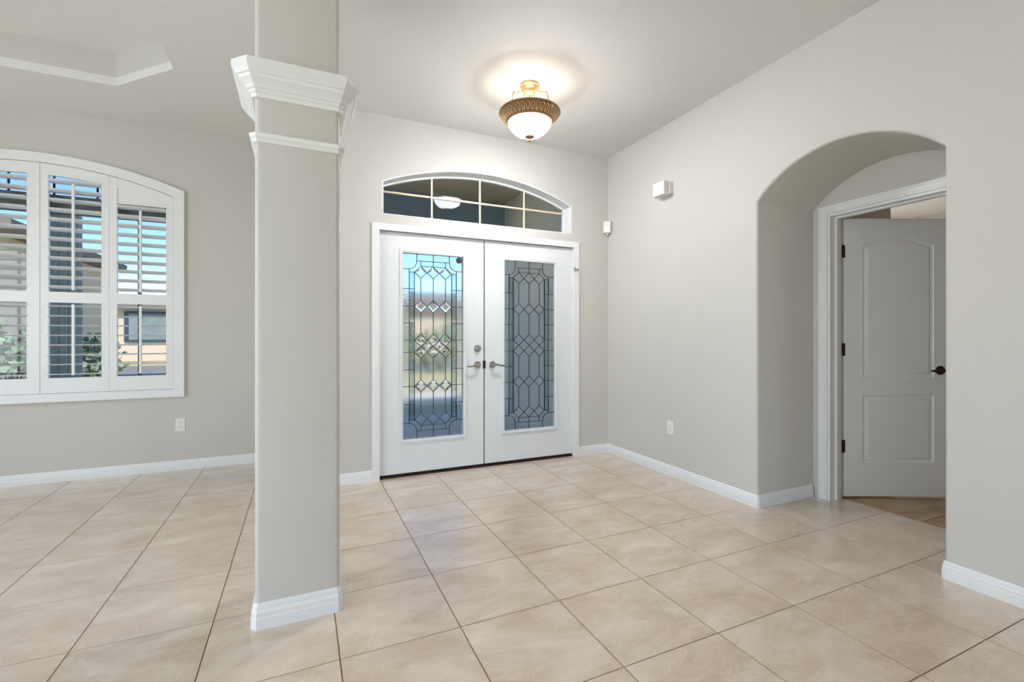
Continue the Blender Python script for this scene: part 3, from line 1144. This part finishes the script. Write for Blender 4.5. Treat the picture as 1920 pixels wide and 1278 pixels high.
hd.tube([(lx, -0.008, lz), (lx, -0.050, lz)], 0.010, 10)
hd.tube([(lx + 0.004, -0.050, lz), (lx - 0.03, -0.053, lz + 0.001), (lx - 0.065, -0.052, lz - 0.003), (lx - 0.105, -0.050, lz)], [0.011, 0.010, 0.009, 0.007], 10)
hd.build('lever_handle', 'bronze', d3, smooth=True)

# ------------------------------------------------------------------ bedroom beyond the niche door
BX0, BX1, BY0, BY1 = XN + 0.12, 8.5, -0.5, 4.6
bf = MB().box(BX0 + 0.015, BX1 + 0.1, BY0 - 0.1, BY1 + 0.1, -0.06, -0.004).build('floor_bedroom', 'grout')
tag(bf, 'brown marbled tile floor seen below the open interior door', 'floor', kind='structure')
for i in range(8):
    for j in range(9):
        xa, ya = BX0 + 0.016 + i * 0.60, BY0 + 0.1 + j * 0.5
        tile_obj([(xa, ya), (xa + 0.60, ya), (xa + 0.60, ya + 0.5), (xa, ya + 0.5)], mat='marble', parent=bf)
w = MB().box(BX1, BX1 + 0.1, BY0, BY1, 0, CEIL).build('wall_bedroom_end', 'wall')
tag(w, 'far greige bedroom wall seen above the open interior door', 'wall', kind='structure')
w = MB().box(BX0 + 0.02, 5.14, 2.55, 2.65, 0, CEIL).build('wall_bedroom_side', 'wall')
tag(w, 'shadowed greige bedroom partition beside the door hinge', 'wall', kind='structure')
w = MB().slab([[(BX0, 0), (BX1, 0), (BX1, CEIL), (BX0, CEIL)], [(6.0, 0.8), (7.8, 0.8), (7.8, 2.2), (6.0, 2.2)]], BY1, BY1 + 0.1, 'y').build('wall_bedroom_front', 'wall')
tag(w, 'greige front wall of the bedroom with an invented window', 'wall', kind='structure')
w = MB().box(BX0, BX1, BY0 - 0.1, BY0, 0, CEIL).build('wall_bedroom_near', 'wall')
tag(w, 'greige bedroom wall on the near side of the open interior door', 'wall', kind='structure')
w = MB().box(BX0, BX1 + 0.1, BY0 - 0.1, BY1 + 0.1, CEIL, CEIL + 0.06).build('ceiling_bedroom', 'ceiling')
tag(w, 'pale bedroom ceiling seen through the gap over the open door', 'ceiling', kind='structure')

# ------------------------------------------------------------------ semi-flush ceiling light
LXX, LYY = 1.500, 2.998
cl = empty('ceiling_light', (LXX, LYY, CEIL))
tag(cl, 'semi-flush ceiling light with fluted bronze ring and glowing white bowl', 'ceiling light')
MB().lathe([(0.001, 0.0), (0.066, 0.0), (0.072, -0.006), (0.070, -0.016), (0.062, -0.020), (0.056, -0.030), (0.046, -0.036), (0.044, -0.052), (0.034, -0.064), (0.018, -0.070), (0.001, -0.072)], seg=32).build('canopy', 'gold', cl, smooth=True)
MB().tube([(0, 0, -0.06), (0, 0, -0.30)], 0.006, 10).build('stem', 'gold', cl, smooth=True)
ring = [(0.176, -0.198), (0.205, -0.191), (0.2195, -0.197), (0.222, -0.205), (0.217, -0.213), (0.210, -0.217), (0.198, -0.231), (0.184, -0.247), (0.171, -0.258), (0.165, -0.263), (0.162, -0.272), (0.154, -0.275), (0.151, -0.268), (0.152, -0.258), (0.176, -0.198)]
rg = MB().lathe(ring, seg=144)
rg.build('ring', 'antique', cl, smooth=True)
gd = MB()
for k in range(36):
    a = 2 * math.pi * k / 36
    ca, sa = math.cos(a), math.sin(a)
    for off in (-0.055, 0.055):
        p = []
        for (r_, z_, s_) in ((0.212, -0.216, 0.2), (0.207, -0.222, 1.0), (0.196, -0.235, 0.9), (0.182, -0.250, 0.55), (0.173, -0.258, 0.2)):
            aa = a + off * s_
            p.append((r_ * math.cos(aa), r_ * math.sin(aa), z_))
        gd.tube(p, 0.0034, 5)
g_ = gd.build('gadroon_relief', 'gold', cl, smooth=True)
MB().lathe([(0.153, -0.266), (0.152, -0.280), (0.144, -0.302), (0.126, -0.326), (0.100, -0.347), (0.065, -0.362), (0.030, -0.370), (0.001, -0.372)], seg=48).build('glass_bowl', 'bowl', cl, smooth=True)
MB().lathe([(0.001, -0.366), (0.034, -0.366), (0.036, -0.373), (0.028, -0.379), (0.016, -0.384), (0.010, -0.390), (0.014, -0.395), (0.014, -0.402), (0.006, -0.408), (0.001, -0.409)], seg=24).build('finial', 'antique', cl, smooth=True)
for k in range(4):
    a = R(20 + 90 * k)
    ca, sa = math.cos(a), math.sin(a)
    pr = [(0.043, -0.048), (0.060, -0.060), (0.085, -0.074), (0.110, -0.088), (0.140, -0.100), (0.160, -0.112), (0.170, -0.130), (0.178, -0.165), (0.188, -0.196)]
    arm = MB().tube([(r_ * ca, r_ * sa, z_) for r_, z_ in pr], 0.0045, 8).build('arm', 'gold', cl, smooth=True)
    for r_, z_ in ((0.052, -0.054), (0.110, -0.088), (0.160, -0.112)):
        bd = MB().lathe([(0.001, -0.010), (0.006, -0.008), (0.0095, 0.0), (0.006, 0.008), (0.001, 0.010)], seg=10)
        bd.build('bead', 'gold', arm, smooth=True, loc=(r_ * ca, r_ * sa, z_))
# bulbs sit in the bowl, open to the ceiling above
for k in range(2):
    bulb = lamp('bulb', 'POINT', (0, 0, 0), (0, 0, 0), 2.3, (1.0, 0.97, 0.93), radius=0.03)
    bulb.parent = cl
    bulb.location = (0.06 - 0.12 * k, 0.0, -0.262)

# ------------------------------------------------------------------ small wall fittings
def outlet(name, loc, rz, label):
    root = empty(name, loc, rz)            # local -y faces the room
    tag(root, label, 'outlet')
    MB().cbox(-0.035, 0.035, -0.006, 0.0, -0.057, 0.057, 0.0025).build('cover_plate', 'plastic', root)
    for dz in (-0.020, 0.020):
        s_ = MB().cbox(-0.017, 0.017, -0.0085, -0.004, dz - 0.0145, dz + 0.0145, 0.003).build('socket', 'plastic', root)
        for dx in (-0.006, 0.006):
            MB().box(dx - 0.0012, dx + 0.0012, -0.0092, -0.008, dz - 0.002, dz + 0.007).build('slot', 'slot', s_)
        MB().disc((0, dz - 0.0085), 0.0024, -0.0082, -0.0092, 8).build('slot', 'slot', s_)
    MB().disc((0, 0), 0.003, -0.005, -0.0075, 10).build('screw', 'nickel', root)
    return root


outlet('wall_outlet', (-0.971, YD, 0.397), 0, 'white duplex outlet under the shuttered window')
outlet('wall_outlet', (XR, 3.020, 0.402), R(-90), 'white duplex outlet on the bright right wall')

ch = empty('door_chime', (XR, 3.065, 2.365), R(-90))    # local x runs towards the camera side, -y out of the wall
tag(ch, 'white boxy door chime high on the right wall', 'door chime')
MB().cbox(-0.075, 0.075, -0.040, 0.0, 0.006, 0.106, 0.004).build('base_box', 'plastic', ch)
MB().cbox(-0.068, 0.068, -0.096, -0.036, 0.0, 0.112, 0.006).build('cover', 'plastic', ch)
for k in range(4):
    MB().box(0.0675, 0.0695, -0.088 + k * 0.013, -0.082 + k * 0.013, 0.012, 0.100).build('side_groove', 'ivory', ch)

ms = empty('motion_sensor', (XR - 0.001, YF - 0.001, 2.215), R(-45))
tag(ms, 'small ivory motion sensor mounted in the wall corner', 'motion sensor')
MB().slab([[(-0.036, -0.072), (0.036, -0.072), (0.040, -0.046), (0.006, -0.004), (-0.006, -0.004), (-0.040, -0.046)]], 0.0, 0.115, 'z').build('housing', 'ivory', ms)
MB().cbox(-0.024, 0.024, -0.078, -0.070, 0.010, 0.060, 0.004).build('lens', 'plastic', ms)
MB().cbox(-0.014, 0.014, -0.055, -0.010, -0.022, 0.002, 0.004).build('bracket', 'ivory', ms)

# ------------------------------------------------------------------ unseen sliding doors and windows, invented to let in daylight
sd = empty('door_4', (-0.4, YB - 0.07, 0))
tag(sd, 'invented sliding glass doors behind the camera', 'door', kind='structure')
for k in range(3):
    x0 = -2.1 + k * 1.4
    f_ = MB().slab([[(x0, 0.0), (x0 + 1.4, 0.0), (x0 + 1.4, 2.4), (x0, 2.4)], [(x0 + 0.06, 0.06), (x0 + 1.34, 0.06), (x0 + 1.34, 2.34), (x0 + 0.06, 2.34)]], -0.03, 0.03, 'y').build('sash', 'white', sd)
    MB().box(x0 + 0.06, x0 + 1.34, -0.003, 0.003, 0.06, 2.34).build('pane', 'pane', f_)
sw = empty('window_3', (XL - 0.07, 3.85, 0.7))
tag(sw, 'assumed side window of the dining room outside the view', 'window', kind='structure')
MB().slab([[(-0.90, 0), (0.90, 0), (0.90, 1.7), (-0.90, 1.7)], [(-0.84, 0.06), (0.84, 0.06), (0.84, 1.64), (-0.84, 1.64)]], -0.03, 0.03, 'x').build('sash', 'white', sw)
MB().box(-0.003, 0.003, -0.84, 0.84, 0.06, 1.64).build('pane', 'pane', sw)
lw_ = empty('window_5', (XL - 0.07, 0.6, 0.45))  # window and its opening invented for the light from the left
tag(lw_, 'wide window outside the view, added for light on the right wall', 'window', kind='structure')
for k in range(2):
    y0 = -1.4 + 1.4 * k
    MB().slab([[(y0, 0), (y0 + 1.4, 0), (y0 + 1.4, 2.0), (y0, 2.0)], [(y0 + 0.06, 0.06), (y0 + 1.34, 0.06), (y0 + 1.34, 1.94), (y0 + 0.06, 1.94)]], -0.03, 0.03, 'x').build('sash', 'white', lw_)
    MB().box(-0.003, 0.003, y0 + 0.06, y0 + 1.34, 0.06, 1.94).build('pane', 'pane', lw_)
bw = empty('window_4', (6.9, BY1 + 0.05, 0.8))
tag(bw, 'invented bedroom window outside the view', 'window', kind='structure')
MB().slab([[(-0.9, 0), (0.9, 0), (0.9, 1.4), (-0.9, 1.4)], [(-0.84, 0.06), (0.84, 0.06), (0.84, 1.34), (-0.84, 1.34)]], -0.03, 0.03, 'y').build('sash', 'white', bw)
MB().box(-0.84, 0.84, -0.003, 0.003, 0.06, 1.34).build('pane', 'pane', bw)

# ------------------------------------------------------------------ outdoors: porch, garden, street, houses opposite
GZ = -0.10
g_ = MB().box(-60, 60, -40, 90, GZ - 0.2, GZ - 0.02).build('ground_lawn', 'lawn')
tag(g_, 'dry front lawn outside the windows', 'lawn', kind='structure')
g_ = MB().box(0.2, 2.9, YF + 0.17, 7.0, GZ - 0.02, -0.02).build('ground_porch', 'concrete')
tag(g_, 'concrete porch slab outside the front doors', 'porch', kind='structure')
g_ = MB().box(-9, 5.0, 9.0, 10.4, GZ - 0.02, GZ + 0.01).build('ground_path', 'concrete')
tag(g_, 'pale concrete walk crossing the front garden', 'path', kind='structure')
g_ = MB().box(-60, 60, 18, 25, GZ - 0.02, GZ + 0.005).build('ground_street', 'asphalt')
tag(g_, 'grey asphalt street in front of the opposite houses', 'street', kind='structure')
# porch shell
g_ = MB().box(2.72, 2.90, YF + 0.17, 6.6, GZ, 3.12).build('wall_porch', 'porch_tan')
tag(g_, 'tan stucco porch side wall seen through the right door glass', 'wall', kind='structure')
g_ = MB().box(0.1, 2.90, YF + 0.17, 6.6, 3.12, 3.22).build('ceiling_porch', 'porch_ceiling')
tag(g_, 'beige porch ceiling seen through the transom', 'ceiling', kind='structure')
g_ = MB().box(0.0, 2.72, 6.25, 6.6, 2.62, 3.12).build('beam_porch', 'slate')
tag(g_, 'slate blue stucco porch header seen through the transom', 'beam', kind='structure')
g_ = MB().box(0.0, 0.35, 6.25, 6.6, GZ, 2.62).build('pillar_porch', 'slate')
tag(g_, 'slate blue porch pillar outside the left front door', 'pillar', kind='structure')
# slate boarded post outside the dining window
po = empty('porch_post', (-2.02, 5.72, GZ))
tag(po, 'slate green boarded post outside the shuttered window', 'post')
for k in range(3):
    MB().cbox(-0.105 + k * 0.070, -0.037 + k * 0.070, -0.05, 0.05, 0.0, 2.42, 0.004).build('board', 'post', po)


def far_window(root, x0, x1, y, z0, z1):
    f_ = MB().slab([[(x0, z0), (x1, z0), (x1, z1), (x0, z1)], [(x0 + 0.16, z0 + 0.12), (x1 - 0.16, z0 + 0.12), (x1 - 0.16, z1 - 0.12), (x0 + 0.16, z1 - 0.12)]], y - 0.08, y + 0.02, 'y').build('window', 'far_frame', root)
    MB().box(x0 + 0.12, x1 - 0.12, y - 0.03, y - 0.01, z0 + 0.10, z1 - 0.10).build('pane', 'far_glass', f_)


def house(loc, w_, d_, h_, wall, label, wins, roof_h=1.2, hip=True):
    root = empty('house', loc)
    tag(root, label, 'house', 'houses across the garden')
    MB().box(-w_ / 2, w_ / 2, 0, d_, 0, h_).build('wall', wall, root)
    e_ = 0.45
    a, q, c, d = (-w_ / 2 - e_, -e_), (w_ / 2 + e_, -e_), (w_ / 2 + e_, d_ + e_), (-w_ / 2 - e_, d_ + e_)
    r1, r2 = (-w_ / 2 + d_ / 2, d_ / 2), (w_ / 2 - d_ / 2, d_ / 2)
    g = MB().add([(p[0], p[1], h_) for p in (a, q, c, d)] + [(p[0], p[1], h_ + 0.18) for p in (a, q, c, d)] + [(r1[0], r1[1], h_ + roof_h), (r2[0], r2[1], h_ + roof_h)],
                 [(3, 2, 1, 0), (0, 1, 5, 4), (1, 2, 6, 5), (2, 3, 7, 6), (3, 0, 4, 7), (4, 5, 9, 8), (5, 6, 9), (6, 7, 8, 9), (7, 4, 8)])
    g.build('roof', 'roof', root)
    for (x0, x1, z0, z1) in wins:
        far_window(root, x0, x1, 0.0, z0, z1)
    return root


house((-8.35, 11.4, GZ), 6.6, 5.0, 3.15, 'stucco_tan', 'tan stucco garage wing behind the shutters', [(-1.5, 0.2, 1.0, 2.2)], 1.0)
house((-7.2, 30.0, GZ), 9.0, 7.0, 2.75, 'stucco_pale', 'pale house with a dark framed window across the street', [(-1.1, 1.3, 1.0, 2.6), (2.4, 3.8, 1.0, 2.4)], 0.7)
house((9.5, 31.0, GZ), 14.0, 8.0, 3.0, 'stucco_pale', 'pale house across the street behind the left door glass', [(-4.5, -2.8, 0.9, 2.2), (-0.6, 1.2, 0.9, 2.2), (2.8, 5.0, 0.2, 2.4)], 1.7)


def bush(loc, rx, ry, rz_, label, seed, n=420):
    """a shrub: stems plus a crown of many small leaf blades"""
    rnd = random.Random(seed)
    root = empty('shrub', loc)
    tag(root, label, 'shrub', 'shrubs in the front garden')
    st = MB()
    for k in range(5):
        a = rnd.uniform(0, 6.28)
        st.tube([(0.05 * math.cos(a), 0.05 * math.sin(a), 0), (0.3 * rx * math.cos(a), 0.3 * ry * math.sin(a), rz_ * 0.6), (0.6 * rx * math.cos(a), 0.6 * ry * math.sin(a), rz_ * 1.3)], [0.025, 0.018, 0.006], 5)
    st.build('stem', 'bark', root)
    g = MB()
    for k in range(n):
        u, t = rnd.uniform(-1, 1), rnd.uniform(0, 6.28)
        s_ = math.sqrt(1 - u * u)
        q = rnd.uniform(0.55, 1.05)
        p = Vector((rx * s_ * math.cos(t) * q, ry * s_ * math.sin(t) * q, rz_ * (1 + u * q)))
        d = Vector((rnd.uniform(-1, 1), rnd.uniform(-1, 1), rnd.uniform(-.3, 1))).normalized()
        s2 = d.cross(Vector((rnd.uniform(-1, 1), rnd.uniform(-1, 1), rnd.uniform(-1, 1)))).normalized()
        l_, w_ = rnd.uniform(0.12, 0.22), rnd.uniform(0.04, 0.08)
        g.add([p, p + d * l_ * .5 + s2 * w_, p + d * l_, p + d * l_ * .5 - s2 * w_], [(0, 1, 2, 3)])
    f_ = g.build('foliage', 'leaf', root)
    f_['kind'] = 'stuff'
    return root


bush((-3.95, 9.4, GZ), 0.70, 0.45, 0.72, 'rounded green shrub by the garage wing at the picture edge', 1)
bush((-4.3, 13.2, GZ), 0.60, 0.5, 0.66, 'green shrub against the garage wing right of the boarded post', 2)
bush((4.2, 16.5, GZ), 1.0, 0.8, 0.75, 'low shrub at the street edge outside the front doors', 3)
bush((4.4, 27.0, GZ), 1.6, 1.2, 1.55, 'tall dark shrub before the house across the street', 4, 700)
bush((8.4, 27.5, GZ), 1.6, 1.2, 1.25, 'broad shrub beside the driveway across the street', 5, 600)
